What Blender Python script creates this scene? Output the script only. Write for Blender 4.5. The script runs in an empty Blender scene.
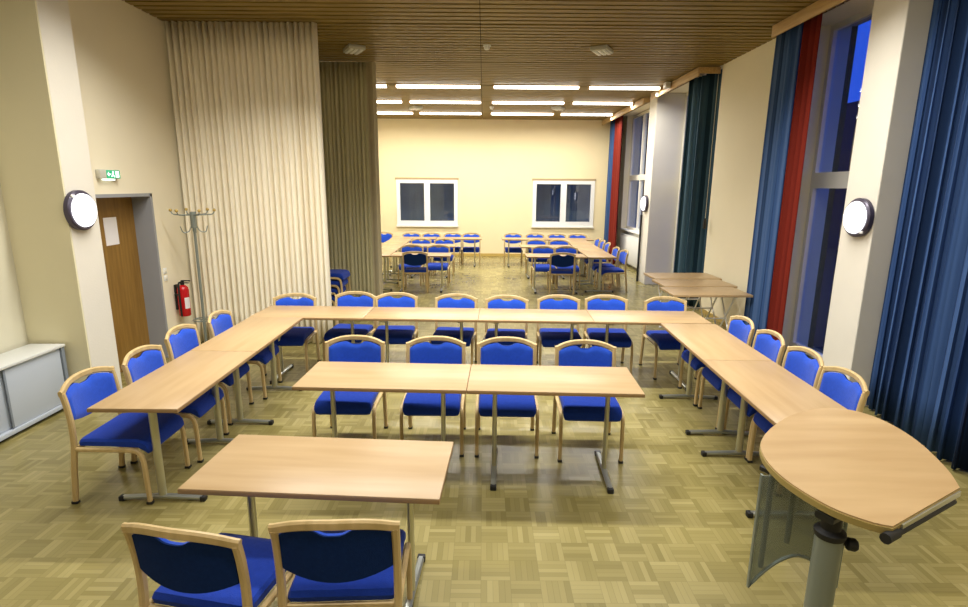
import bpy, bmesh, math, random
from mathutils import Vector, Matrix
random.seed(7)
C = bpy.context.scene.collection
PI = math.pi
SCN = bpy.context.scene
SCN.view_settings.view_transform = 'Standard'
SCN.view_settings.exposure = 0.12

# ------------------------------------------------------------------ materials
def srgb(r, g, b):
    f = lambda c: (c/255/12.92) if c/255 <= .04045 else ((c/255+.055)/1.055)**2.4
    return (f(r), f(g), f(b), 1)

def newmat(name):
    m = bpy.data.materials.new(name); m.use_nodes = True
    nt = m.node_tree
    return m, nt, nt.nodes['Principled BSDF']

def N(nt, t, **kw):
    n = nt.nodes.new(t)
    for k, v in kw.items():
        if k == 'op': n.operation = v
        elif k == 'blend': n.blend_type = v
        else: setattr(n, k, v)
    return n

def mth(nt, op, a, b=None, c=None):
    n = nt.nodes.new('ShaderNodeMath'); n.operation = op
    for i, v in enumerate((a, b, c)):
        if v is None: continue
        if isinstance(v, (int, float)): n.inputs[i].default_value = v
        else: nt.links.new(v, n.inputs[i])
    return n.outputs[0]

def mixcol(nt, fac, a, b, blend='MIX'):
    n = nt.nodes.new('ShaderNodeMix'); n.data_type = 'RGBA'; n.blend_type = blend
    for idx, v in ((0, fac), (6, a), (7, b)):
        if isinstance(v, (int, float)): n.inputs[idx].default_value = v
        elif isinstance(v, tuple): n.inputs[idx].default_value = v
        else: nt.links.new(v, n.inputs[idx])
    return n.outputs[2]

def noisy(name, col, var=.08, scale=6, stretch=(1, 1, 1), rough=.6, metal=0, bump=0, bscale=60, spec=.5, detail=3, sheen=0):
    """plain material whose colour wanders a little (procedural noise)"""
    m, nt, p = newmat(name)
    tc = N(nt, 'ShaderNodeTexCoord'); mp = N(nt, 'ShaderNodeMapping'); mp.inputs['Scale'].default_value = stretch
    nz = N(nt, 'ShaderNodeTexNoise'); nz.inputs['Scale'].default_value = scale; nz.inputs['Detail'].default_value = detail
    nt.links.new(tc.outputs['Object'], mp.inputs[0]); nt.links.new(mp.outputs[0], nz.inputs['Vector'])
    lo = tuple(c*(1-var*1.6) for c in col[:3])+(1,); hi = tuple(min(1, c*(1+var*1.6)) for c in col[:3])+(1,)
    c = mixcol(nt, nz.outputs[0], lo, hi)
    nt.links.new(c, p.inputs['Base Color'])
    p.inputs['Roughness'].default_value = rough; p.inputs['Metallic'].default_value = metal
    p.inputs['Specular IOR Level'].default_value = spec
    if sheen: p.inputs['Sheen Weight'].default_value = sheen
    if bump:
        n2 = N(nt, 'ShaderNodeTexNoise'); n2.inputs['Scale'].default_value = bscale
        nt.links.new(mp.outputs[0], n2.inputs['Vector'])
        b = N(nt, 'ShaderNodeBump'); b.inputs['Strength'].default_value = bump; b.inputs['Distance'].default_value = .01
        nt.links.new(n2.outputs[0], b.inputs['Height']); nt.links.new(b.outputs[0], p.inputs['Normal'])
    return m

def emis(name, col, strength):
    m, nt, p = newmat(name)
    p.inputs['Base Color'].default_value = col
    p.inputs['Emission Color'].default_value = col
    p.inputs['Emission Strength'].default_value = strength
    return m

def parquet():
    m, nt, p = newmat('basket weave oak parquet')
    tc = N(nt, 'ShaderNodeTexCoord'); sp = N(nt, 'ShaderNodeSeparateXYZ'); nt.links.new(tc.outputs['Object'], sp.inputs[0])
    S = .16; K = 5
    x = mth(nt, 'DIVIDE', sp.outputs[0], S); y = mth(nt, 'DIVIDE', sp.outputs[1], S)
    fx = mth(nt, 'FLOOR', x); fy = mth(nt, 'FLOOR', y)
    par = mth(nt, 'FLOORED_MODULO', mth(nt, 'ADD', fx, fy), 2)
    inv = mth(nt, 'SUBTRACT', 1, par)
    # along the strips / across the strips
    ac = mth(nt, 'ADD', mth(nt, 'MULTIPLY', x, par), mth(nt, 'MULTIPLY', y, inv))
    al = mth(nt, 'ADD', mth(nt, 'MULTIPLY', y, par), mth(nt, 'MULTIPLY', x, inv))
    s = mth(nt, 'MULTIPLY', ac, K); fs = mth(nt, 'FLOOR', s)
    cv = N(nt, 'ShaderNodeCombineXYZ')
    nt.links.new(fs, cv.inputs[0]); nt.links.new(mth(nt, 'FLOOR', al), cv.inputs[1]); nt.links.new(par, cv.inputs[2])
    wn = N(nt, 'ShaderNodeTexWhiteNoise'); wn.noise_dimensions = '3D'; nt.links.new(cv.outputs[0], wn.inputs[0])
    cb = N(nt, 'ShaderNodeCombineXYZ')
    nt.links.new(fx, cb.inputs[0]); nt.links.new(fy, cb.inputs[1])
    wb = N(nt, 'ShaderNodeTexWhiteNoise'); nt.links.new(cb.outputs[0], wb.inputs[0])
    cr = N(nt, 'ShaderNodeValToRGB')
    e = cr.color_ramp.elements
    e[0].position = 0; e[0].color = FLOOR_LO; e[1].position = 1; e[1].color = FLOOR_HI
    k = e.new(.5); k.color = FLOOR_MID
    v = mth(nt, 'ADD', mth(nt, 'MULTIPLY', wn.outputs[0], .6), mth(nt, 'MULTIPLY', wb.outputs[0], .4))
    nt.links.new(v, cr.inputs[0])
    nz = N(nt, 'ShaderNodeTexNoise'); nz.inputs['Scale'].default_value = .7; nt.links.new(tc.outputs['Object'], nz.inputs['Vector'])
    c = mixcol(nt, .35, cr.outputs[0], nz.outputs[0], 'OVERLAY')
    # thin dark joints
    fr = mth(nt, 'FRACT', s); d = mth(nt, 'MINIMUM', fr, mth(nt, 'SUBTRACT', 1, fr))
    fa = mth(nt, 'FRACT', al); d2 = mth(nt, 'MULTIPLY', mth(nt, 'MINIMUM', fa, mth(nt, 'SUBTRACT', 1, fa)), K)
    j = mth(nt, 'LESS_THAN', mth(nt, 'MINIMUM', d, d2), .05)
    c = mixcol(nt, mth(nt, 'MULTIPLY', j, .22), c, srgb(70, 62, 30))
    nt.links.new(c, p.inputs['Base Color'])
    p.inputs['Roughness'].default_value = .27
    p.inputs['Specular IOR Level'].default_value = .5
    return m

def woodgrain(name, lo, hi, axis=0, scale=1.5, rough=.4, spec=.4, stretch=14):
    m, nt, p = newmat(name)
    tc = N(nt, 'ShaderNodeTexCoord'); mp = N(nt, 'ShaderNodeMapping')
    st = [stretch]*3; st[axis] = 1
    mp.inputs['Scale'].default_value = st
    oi = N(nt, 'ShaderNodeObjectInfo')
    ad = N(nt, 'ShaderNodeVectorMath', op='ADD'); nt.links.new(tc.outputs['Object'], ad.inputs[0])
    ml = N(nt, 'ShaderNodeVectorMath', op='SCALE'); nt.links.new(oi.outputs['Location'], ml.inputs[0]); ml.inputs['Scale'].default_value = 3.7
    nt.links.new(ml.outputs[0], ad.inputs[1]); nt.links.new(ad.outputs[0], mp.inputs[0])
    nz = N(nt, 'ShaderNodeTexNoise'); nz.inputs['Scale'].default_value = scale; nz.inputs['Detail'].default_value = 6
    nt.links.new(mp.outputs[0], nz.inputs['Vector'])
    cr = N(nt, 'ShaderNodeValToRGB'); e = cr.color_ramp.elements
    e[0].position = .3; e[0].color = lo; e[1].position = .7; e[1].color = hi
    nt.links.new(nz.outputs[0], cr.inputs[0]); nt.links.new(cr.outputs[0], p.inputs['Base Color'])
    p.inputs['Roughness'].default_value = rough; p.inputs['Specular IOR Level'].default_value = spec
    return m

def cloth(name, cols, axis, freq=9, rough=.85):
    """curtain cloth: narrow vertical bands of slightly different tone"""
    m, nt, p = newmat(name)
    tc = N(nt, 'ShaderNodeTexCoord'); sp = N(nt, 'ShaderNodeSeparateXYZ'); nt.links.new(tc.outputs['Object'], sp.inputs[0])
    nz = N(nt, 'ShaderNodeTexNoise'); nz.noise_dimensions = '1D'; nz.inputs['Scale'].default_value = freq; nz.inputs['Detail'].default_value = 2
    nt.links.new(sp.outputs[axis], nz.inputs['W'])
    cr = N(nt, 'ShaderNodeValToRGB'); e = cr.color_ramp.elements
    e[0].position = .35; e[0].color = cols[0]; e[1].position = .65; e[1].color = cols[-1]
    if len(cols) == 3:
        k = e.new(.5); k.color = cols[1]
    nt.links.new(nz.outputs[0], cr.inputs[0]); nt.links.new(cr.outputs[0], p.inputs['Base Color'])
    p.inputs['Roughness'].default_value = rough; p.inputs['Specular IOR Level'].default_value = .15
    return m

def glass(name, tint, refl=1.0, rough=.01, frost=0):
    m, nt, p = newmat(name)
    out = nt.nodes['Material Output']; nt.nodes.remove(p)
    tr = N(nt, 'ShaderNodeBsdfTransparent'); tr.inputs[0].default_value = tint
    gl = N(nt, 'ShaderNodeBsdfGlossy'); gl.inputs[0].default_value = (refl, refl, refl, 1); gl.inputs['Roughness'].default_value = rough
    lw = N(nt, 'ShaderNodeLayerWeight'); lw.inputs[0].default_value = .5
    fac = mth(nt, 'ADD', mth(nt, 'MULTIPLY', mth(nt, 'POWER', lw.outputs['Facing'], 4), .8), .06)
    mx = N(nt, 'ShaderNodeMixShader')
    nt.links.new(fac, mx.inputs[0]); nt.links.new(tr.outputs[0], mx.inputs[1]); nt.links.new(gl.outputs[0], mx.inputs[2])
    res = mx.outputs[0]
    if frost:
        df = N(nt, 'ShaderNodeBsdfDiffuse'); df.inputs[0].default_value = srgb(150, 156, 146)
        m2 = N(nt, 'ShaderNodeMixShader'); m2.inputs[0].default_value = frost
        nt.links.new(res, m2.inputs[1]); nt.links.new(df.outputs[0], m2.inputs[2]); res = m2.outputs[0]
    nt.links.new(res, out.inputs[0])
    return m

FLOOR_LO = srgb(120, 110, 62); FLOOR_MID = srgb(139, 128, 78); FLOOR_HI = srgb(158, 147, 96)
M = {}
M['floor'] = parquet()
M['wall'] = noisy('cream painted plaster', srgb(236, 227, 200), .02, 2, rough=.85, bump=.08, bscale=90, spec=.2)
M['wall_back'] = noisy('warm cream plaster', srgb(236, 220, 178), .02, 2, rough=.85, bump=.08, bscale=90, spec=.2)
M['pilaster'] = noisy('off white concrete paint', srgb(226, 221, 208), .03, 3, rough=.8, bump=.1, bscale=70, spec=.2)
M['recess'] = noisy('pale green cream plaster', srgb(216, 211, 188), .02, 2, rough=.85, spec=.2)
M['return'] = noisy('green cream plaster', srgb(226, 218, 184), .02, 2, rough=.85, spec=.2)
M['slat'] = woodgrain('varnished spruce slats', srgb(120, 100, 50), srgb(152, 128, 70), 0, 2.0, .5, .3)
M['ceil_dark'] = noisy('dark board behind slats', srgb(52, 38, 18), .1, 5, rough=.9, spec=.1)
M['pelmet'] = woodgrain('pine pelmet boards', srgb(176, 142, 90), srgb(202, 170, 116), 1, 2.5, .5, .3)
M['base_ochre'] = noisy('ochre baseboard', srgb(186, 158, 84), .06, 4, rough=.5)
M['top'] = woodgrain('beech laminate table top', srgb(172, 143, 102), srgb(184, 156, 116), 0, 1.6, .35, .45, 10)
M['edge'] = noisy('beech edge band', srgb(150, 120, 80), .06, 6, rough=.5)
M['beech'] = woodgrain('lacquered bent beech', srgb(184, 158, 106), srgb(206, 180, 130), 2, 2.2, .38, .4, 9)
M['shadedblue'] = noisy('shade darkened blue upholstery', srgb(26, 56, 150), .10, 40, rough=.9, bump=.25, bscale=240, spec=.1, sheen=.1)  # darker copy of the blue; shade under the tables put into the colour
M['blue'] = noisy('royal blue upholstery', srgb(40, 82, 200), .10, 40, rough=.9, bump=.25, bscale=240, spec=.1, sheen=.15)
M['navy'] = noisy('dark navy chair back', srgb(18, 42, 94), .15, 60, rough=.95, bump=.25, bscale=240, spec=.1)
M['steel'] = noisy('satin chrome steel', srgb(196, 194, 172), .05, 10, rough=.3, metal=.75)
M['darksteel'] = noisy('worn steel foot bars', srgb(168, 172, 166), .08, 10, rough=.28, metal=.7)
M['black'] = noisy('black rubber', srgb(20, 20, 20), .1, 20, rough=.6)
M['blackmetal'] = noisy('black painted metal', srgb(22, 24, 24), .1, 20, rough=.4)
M['white'] = noisy('white lacquer', srgb(236, 236, 232), .01, 4, rough=.4)
M['ivory'] = noisy('cream window lacquer', srgb(232, 228, 214), .02, 4, rough=.45)
M['tan'] = noisy('tan lintel strip', srgb(176, 154, 112), .04, 6, rough=.6)
M['door'] = woodgrain('brown oak door veneer', srgb(128, 94, 40), srgb(150, 114, 52), 2, 2.5, .45, .35, 12)
M['doorframe'] = noisy('blue grey painted steel jamb', srgb(150, 152, 156), .02, 4, rough=.5)
M['paper'] = noisy('paper', srgb(236, 232, 232), .02, 9, rough=.8)
M['ink'] = noisy('grey print', srgb(150, 150, 160), .02, 9, rough=.8)
M['red'] = noisy('glossy red enamel', srgb(196, 22, 30), .05, 6, rough=.25)
M['cab'] = noisy('light grey cabinet laminate', srgb(182, 190, 200), .02, 3, rough=.45)
M['cabtop'] = noisy('pale grey cabinet top', srgb(214, 216, 212), .02, 3, rough=.4)
M['cabedge'] = noisy('blue grey cabinet carcass', srgb(128, 136, 146), .03, 5, rough=.5)
M['curt_cream'] = cloth('cream divider curtain cloth', [srgb(240, 230, 206), srgb(244, 236, 214)], 0, 9)
M['curt_grey'] = cloth('grey green divider curtain cloth', [srgb(196, 190, 152), srgb(208, 201, 165)], 0, 12)
M['curt_edge'] = noisy('pale curtain border', srgb(190, 178, 146), .04, 8, rough=.85)
M['curt_blue'] = cloth('blue curtain cloth', [srgb(44, 66, 102), srgb(62, 90, 136), srgb(94, 120, 164)], 1, 7)
M['curt_navy'] = cloth('fold shaded blue curtain cloth', [srgb(20, 36, 66), srgb(44, 70, 116), srgb(72, 102, 154)], 1, 9)  # darker copy of the blue; deep fold shade carried by the colour
M['curt_teal'] = cloth('dark teal curtain cloth', [srgb(34, 58, 74), srgb(52, 80, 98), srgb(76, 104, 124)], 1, 7)
M['curt_red'] = cloth('brick red curtain cloth', [srgb(98, 28, 20), srgb(122, 40, 28)], 1, 8)
M['glass'] = glass('window glass', (.80, .86, .92, 1))
M['panel'] = glass('smoked acrylic panel', (.70, .75, .76, 1), .5, .12, .42)
M['gunmetal'] = noisy('silver grey painted tube', srgb(134, 142, 134), .04, 6, rough=.4, metal=.35)
M['tube'] = emis('fluorescent tube', (1, .96, .88, 1), 6)
M['lampglass'] = emis('opal lamp glass', (.93, .94, 1, 1), 1.6)
M['spotglow'] = emis('warm spot bulb', (1, .72, .35, 1), 6)
M['lamprim'] = noisy('dark violet grey lamp rim', srgb(74, 68, 84), .04, 8, rough=.35, metal=.3)
M['green'] = emis('green exit panel', srgb(40, 160, 110), .6)
M['signwhite'] = emis('white sign light', (.9, 1, .97, 1), 1.3)
M['luminaire'] = noisy('grey white luminaire housing', srgb(196, 194, 180), .03, 8, rough=.5)
M['lectern_top'] = woodgrain('beech lectern veneer', srgb(176, 144, 98), srgb(195, 165, 119), 0, 1.5, .32, .45, 7)
M['lectern_edge'] = noisy('olive wood edge', srgb(160, 140, 80), .05, 8, rough=.5)
M['night'] = noisy('dark night facade', srgb(16, 24, 60), .3, .6, rough=.9, spec=.1)
M['sky_block'] = noisy('sky blocking wall', srgb(170, 170, 140), .3, 1.5, rough=.9, spec=.1)
M['outer'] = noisy('dark green grey outer plaster', srgb(34, 50, 30), .15, 2, rough=.9, spec=.1)
M['ground'] = noisy('dark asphalt', srgb(26, 28, 36), .2, 3, rough=.9)

# ------------------------------------------------------------------ mesh helpers
def box(bm, x0, x1, y0, y1, z0, z1, bev=0, seg=2):
    g = bmesh.ops.create_cube(bm, size=1)['verts']
    bmesh.ops.scale(bm, vec=(x1-x0, y1-y0, z1-z0), verts=g)
    bmesh.ops.translate(bm, vec=((x0+x1)/2, (y0+y1)/2, (z0+z1)/2), verts=g)
    if bev:
        es = list({e for v in g for e in v.link_edges})
        bmesh.ops.bevel(bm, geom=es, offset=bev, segments=seg, profile=.5, affect='EDGES')

def smooth_path(pts, n=5):
    P = [Vector(p) for p in pts]
    if len(P) < 3: return P
    out = []
    for i in range(len(P)-1):
        p0 = P[max(i-1, 0)]; p1 = P[i]; p2 = P[i+1]; p3 = P[min(i+2, len(P)-1)]
        for k in range(n):
            t = k/n
            out.append(.5*((2*p1)+(-p0+p2)*t+(2*p0-5*p1+4*p2-p3)*t*t+(-p0+3*p1-3*p2+p3)*t**3))
    out.append(P[-1]); return out

def rect_section(a, b, c=.25):
    """chamfered rectangle: half sizes a, b"""
    k = min(a, b)*c*2
    return [(a, -b+k), (a, b-k), (a-k, b), (-a+k, b), (-a, b-k), (-a, -b+k), (-a+k, -b), (a-k, -b)]

def round_section(r, n=10):
    return [(r*math.cos(2*PI*i/n), r*math.sin(2*PI*i/n)) for i in range(n)]

def sweep(bm, pts, sec, ref=(1, 0, 0), scales=None, cap=True):
    """sweep a section along pts; section's first axis lies along ref"""
    rings = []
    n = len(pts)
    for i, p in enumerate(pts):
        p = Vector(p)
        t = (Vector(pts[min(i+1, n-1)])-Vector(pts[max(i-1, 0)])).normalized()
        a = Vector(ref); a = (a-t*a.dot(t))
        if a.length < 1e-4:
            a = Vector((0, 1, 0)); a = a-t*a.dot(t)
        a.normalize(); b = t.cross(a)
        s = scales[i] if scales else 1
        rings.append([bm.verts.new(p+a*u*s+b*v*s) for u, v in sec])
    m = len(sec)
    for r0, r1 in zip(rings, rings[1:]):
        for k in range(m):
            bm.faces.new((r0[k], r0[(k+1) % m], r1[(k+1) % m], r1[k]))
    if cap:
        bm.faces.new(rings[0][::-1]); bm.faces.new(rings[-1])

def tube(bm, pts, r, n=10, ref=(1, 0, 0)):
    sweep(bm, [Vector(p) for p in pts], round_section(r, n), ref)

def lathe(bm, prof, cx=0, cy=0, n=24, mat=None):
    """prof: (r, z) pairs, revolve round z; mat: optional transform"""
    rings = []
    for r, z in prof:
        if r < 1e-5: rings.append([bm.verts.new((cx, cy, z))])
        else: rings.append([bm.verts.new((cx+r*math.cos(2*PI*k/n), cy+r*math.sin(2*PI*k/n), z)) for k in range(n)])
    for a, b in zip(rings, rings[1:]):
        for k in range(n):
            k2 = (k+1) % n
            if len(a) == 1 and len(b) == 1: continue
            if len(a) == 1: bm.faces.new((a[0], b[k], b[k2]))
            elif len(b) == 1: bm.faces.new((a[k], a[k2], b[0]))
            else: bm.faces.new((a[k], a[k2], b[k2], b[k]))
    vs = [v for r in rings for v in r]
    if mat is not None: bmesh.ops.transform(bm, matrix=mat, verts=vs)

def prism(bm, poly, z0, z1):
    lo = [bm.verts.new((x, y, z0)) for x, y in poly]; hi = [bm.verts.new((x, y, z1)) for x, y in poly]
    n = len(poly)
    for k in range(n): bm.faces.new((lo[k], lo[(k+1) % n], hi[(k+1) % n], hi[k]))
    bm.faces.new(lo[::-1]); bm.faces.new(hi)

def obj(name, fill, mat, parent=None, smooth=True, loc=None):
    bm = bmesh.new(); fill(bm)
    bmesh.ops.recalc_face_normals(bm, faces=bm.faces)
    me = bpy.data.meshes.new(name); bm.to_mesh(me); bm.free()
    mats = mat if isinstance(mat, (list, tuple)) else [mat]
    for m in mats: me.materials.append(m)
    if smooth:
        for p in me.polygons: p.use_smooth = True
        try: me.set_sharp_from_angle(angle=math.radians(38))
        except Exception: pass
    o = bpy.data.objects.new(name, me); C.objects.link(o)
    if parent: o.parent = parent
    if loc: o.location = loc
    return o

def tag(o, label, cat, group=None, kind=None):
    o['label'] = label; o['category'] = cat
    if group: o['group'] = group
    if kind: o['kind'] = kind
    return o

def thing(name, label, cat, loc=(0, 0, 0), rz=0, group=None):
    o = bpy.data.objects.new(name, None); o.empty_display_size = .1
    C.objects.link(o); o.location = loc; o.rotation_euler = (0, 0, rz)
    return tag(o, label, cat, group)

def struct(name, fill, mat, parent=None, smooth=False, label=None):
    o = obj(name, fill, mat, parent, smooth)
    if not parent:
        o['kind'] = 'structure'
        if label: o['label'] = label; o['category'] = name.split('_')[0]
    return o

def copytree(o, parent=None):
    c = o.copy(); C.objects.link(c)
    if parent: c.parent = parent
    for ch in list(o.children): copytree(ch, c)
    return c

# ------------------------------------------------------------------ camera (fitted to the photo)
CAMH = 2.0907; F_PX = 542.02
pit, yaw, rol = math.radians(12.1834), math.radians(.1153), math.radians(.4377)
Fv = Vector((math.sin(yaw)*math.cos(pit), math.cos(yaw)*math.cos(pit), -math.sin(pit)))
R0 = Vector((math.cos(yaw), -math.sin(yaw), 0)); U0 = R0.cross(Fv)
Rv = R0*math.cos(rol)+U0*math.sin(rol); Uv = U0*math.cos(rol)-R0*math.sin(rol)
cam = bpy.data.cameras.new('camera'); co = bpy.data.objects.new('camera', cam); C.objects.link(co)
cam.sensor_width = 36; cam.lens = F_PX/968*36; cam.clip_start = .05; cam.clip_end = 300
mw = Matrix((Rv, Uv, -Fv)).transposed().to_4x4(); mw.translation = (0, 0, CAMH)
co.matrix_world = mw
SCN.camera = co

# ------------------------------------------------------------------ room shell
H = 4.0; XL = -3.87; XR = 3.78; YB = 16.55; YN = -2.6
def walled(axis, pos0, pos1, u0, u1, v0, v1, holes):
    """wall slab between pos0..pos1 on its normal axis with rectangular holes (u0,u1,v0,v1)"""
    us = sorted({u0, u1, *[h[0] for h in holes], *[h[1] for h in holes]})
    vs = sorted({v0, v1, *[h[2] for h in holes], *[h[3] for h in holes]})
    def f(bm):
        for a, b in zip(us, us[1:]):
            for c, d in zip(vs, vs[1:]):
                mu, mv = (a+b)/2, (c+d)/2
                if any(h[0] < mu < h[1] and h[2] < mv < h[3] for h in holes): continue
                if axis == 'x': box(bm, pos0, pos1, a, b, c, d)
                else: box(bm, a, b, pos0, pos1, c, d)
        bmesh.ops.remove_doubles(bm, verts=bm.verts, dist=1e-4)
    return f

struct('floor', lambda bm: box(bm, -4.5, 4.5, YN, YB+.1, -.1, 0), M['floor'])
WB = [(-2.61, -.78, .93, 2.28), (1.47, 3.31, .93, 2.28)]
struct('wall_back', walled('y', YB, YB+.3, -4.5, 4.5, 0, H+.15, WB), M['wall_back'])
struct('wall_left', walled('x', XL-.5, XL, 5.3, YB, 0, H+.15, [(5.36, 6.43, 0, 1.985)]), M['wall'])
struct('wall_left_pilaster', lambda bm: box(bm, -4.4, -3.72, 4.92, 5.3, 0, H+.1, .008), M['pilaster'])
struct('wall_left_return', lambda bm: box(bm, -4.27, -3.722, 4.905, 4.925, 0, H+.1), M['return'])
struct('wall_left_recess', lambda bm: box(bm, -4.5, -4.27, YN, 4.92, 0, H+.15), M['recess'])
struct('wall_near', lambda bm: box(bm, -4.5, 4.5, YN-.2, YN, 0, H+.15), M['wall'])
struct('wall_right_panel', lambda bm: box(bm, XR, 4.40, 7.05, 9.2, 0, H+.045), M['wall'])
struct('wall_right_pilaster', lambda bm: box(bm, 3.57, 4.45, 5.0, 5.45, 0, H+.1, .008), M['pilaster'])
struct('wall_right_far_pilaster', lambda bm: box(bm, 3.56, 4.45, 11.8, 12.3, 0, H-.005, .008), M['pilaster'])
struct('wall_right_far', lambda bm: box(bm, 3.9, 4.45, 15.5, YB, 0, H+.1), M['wall'])
struct('wall_right_parapet', lambda bm: (box(bm, 4.02, 4.45, 12.3, 15.5, 0, .93), box(bm, 3.9, 4.14, 12.3, 15.5, .93, .965, .006)), M['white'])
struct('wall_right_near', lambda bm: box(bm, XR+.1, 4.45, YN, 3.3, 0, H+.15), M['wall'])

# ceiling: boards, dark joints and slats running across the room
def ceil_fill(bm):
    pitch = 2.03/14
    y0 = 7.06-2.03*5
    i = 0
    y = y0
    while y < YB-.02:
        joint = (i % 14 == 0)
        w = pitch*(.70 if not joint else .55)
        ya = y+(pitch-w) ; yb = min(y+pitch, YB)
        for xa, xb in ((-4.2, -.062), (-.053, 3.775)):
            if yb > ya: box(bm, xa, xb, ya, yb, H-.0, H+.05)
        y += pitch; i += 1
def ceil_all(bm):
    ceil_fill(bm); n = len(bm.faces)
    box(bm, -4.5, 4.5, YN, YB, H+.045, H+.15)
    bm.faces.ensure_lookup_table()
    for f in bm.faces[n:]: f.material_index = 1
struct('ceiling', ceil_all, [M['slat'], M['ceil_dark']])

struct('baseboard_back', lambda bm: box(bm, -3.87, 3.9, YB-.02, YB, 0, .09, .004), M['base_ochre'])
struct('baseboard_left', lambda bm: box(bm, XL, XL+.015, 6.46, YB-.02, 0, .07, .003), M['base_ochre'])
struct('baseboard_right', lambda bm: box(bm, XR-.015, XR, 7.05, 9.2, 0, .07, .003), M['base_ochre'])

# door in its deep jamb
def door():
    d = struct('door_1', lambda bm: box(bm, -4.13, -4.08, 5.38, 6.41, .005, 1.965, .004), M['door'])
    def jamb(bm):
        box(bm, -4.2, XL+.012, 6.395, 6.43, 0, 1.985); box(bm, -4.2, XL+.012, 5.36, 5.39, 0, 1.985); box(bm, -4.2, XL+.012, 5.36, 6.43, 1.95, 1.985)
    struct('door_frame', jamb, M['doorframe'], d)
    def handle(bm):
        tube(bm, [(-4.08, 5.47, 1.03), (-4.03, 5.47, 1.03), (-4.025, 5.49, 1.03), (-4.025, 5.59, 1.03)], .009, 8, (0, 0, 1))
    struct('door_handle', handle, M['steel'], d, True)
door()
tag(obj('paper_notice', lambda bm: box(bm, -4.08, -4.076, 5.87, 6.08, 1.43, 1.73), M['paper']), 'white paper notice taped to the brown door', 'notice')

# back windows
def casement(n, x0, x1):
    z0, z1 = .93, 2.28
    xm = (x0+x1)/2
    def frame(bm):
        y0, y1 = YB-.03, YB+.06
        t = .105
        zb = z0+t+.03
        box(bm, x0, x1, y0, y1, z1-t, z1); box(bm, x0, x1, y0, y1, z0, zb)
        for a, b in ((x0, x0+t), (xm-.085, xm+.085), (x1-t, x1)): box(bm, a, b, y0, y1, zb, z1-t)
        bmesh.ops.remove_doubles(bm, verts=bm.verts, dist=1e-4)
    w = struct('window_%d' % n, frame, M['white'])
    for a, b in ((x0+.06, xm-.06), (xm+.06, x1-.06)):
        struct('window_pane', lambda bm: box(bm, a, b, YB+.02, YB+.028, z0+.06, z1-.06), M['glass'], w)
        s = -1 if a < xm-.2 and b < xm else 1
    struct('window_handle', lambda bm: (box(bm, xm-.05, xm-.03, YB-.06, YB-.02, 1.55, 1.67, .004)), M['white'], w)
    struct('window_lintel', lambda bm: box(bm, x0-.03, x1+.03, YB-.035, YB+.01, z1-.005, z1+.055, .004), M['tan'], w)
    struct('window_sill', lambda bm: box(bm, x0-.02, x1+.02, YB-.07, YB+.02, z0-.05, z0, .006), M['ivory'], w)
casement(1, *WB[0][:2]); casement(2, *WB[1][:2])

# tall windows in the right wall bays
def tall_window(n, y0, y1, z0, z1, posts, transoms, x=4.2, t=.065):
    def frame(bm):
        xa, xb = x-.05, x+.03
        ps = [y0+t/2, *posts, y1-t/2]
        for p in ps: box(bm, xa, xb, p-t/2, p+t/2, z0, z1)
        for a, b in ((z0, z0+t), *transoms, (z1-t, z1)):
            for p, q in zip(ps, ps[1:]): box(bm, xa, xb, p+t/2, q-t/2, a, b)
    w = struct('window_%d' % n, frame, M['ivory'])
    ys = [y0, *posts, y1]
    zs = [z0, *[(a+b)/2 for a, b in transoms], z1]
    for a, b in zip(ys, ys[1:]):
        for c, d in zip(zs, zs[1:]):
            struct('window_pane', lambda bm: box(bm, x-.006, x+.002, a+.025, b-.025, c+.025, d-.025), M['glass'], w)
tall_window(3, 5.45, 7.05, 0.02, H, [], [(2.1, 2.29)])
tall_window(4, 9.2, 11.8, 0.02, H, [10.5], [(2.1, 2.29)])
tall_window(5, 12.3, 15.5, .965, H-.02, [13.35, 14.45], [(2.28, 2.42)], 4.1)
tall_window(6, 3.3, 5.0, 0.02, H, [], [(2.1, 2.29)])
struct('ceiling_soffit', lambda bm: [box(bm, 3.78, 4.45, a, b, H, H+.04) for a, b in ((3.3, 5.0), (5.45, 7.05), (9.2, 11.8), (12.3, 15.5))], M['wall'])
struct('wall_outside_reveal', lambda bm: box(bm, 4.40, 4.475, 7.05, 7.3, 0, H+.4), M['outer'])
# outside: deep outer reveals, dark low building, added sky blockers, ground
struct('wall_sky_blocker', lambda bm: box(bm, -6, 4.62, YB+1.6, YB+1.9, -.1, 4.5), M['sky_block'])  # added to keep the bright sky out of the back windows
struct('floor_outside', lambda bm: box(bm, 4.46, 80, -20, 90, -.3, -.1), M['ground'])
tag(obj('neighbouring_building', lambda bm: (box(bm, 13, 22, 8, 34, -.1, 5.1), box(bm, 15, 18, 14, 20, 5.1, 5.9)), M['night'], smooth=False), 'dark low building seen through the tall window at the right, under blue dusk sky', 'building')
tag(obj('neighbouring_building', lambda bm: (box(bm, 6.5, 15, 36, 70, -.1, 13), box(bm, 7, 14, 37, 69, 13, 13.6)), M['night'], smooth=False), 'tall dark block added outside the far right window to hide the sky', 'building')  # added block that keeps the far window dark against the sky

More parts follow.
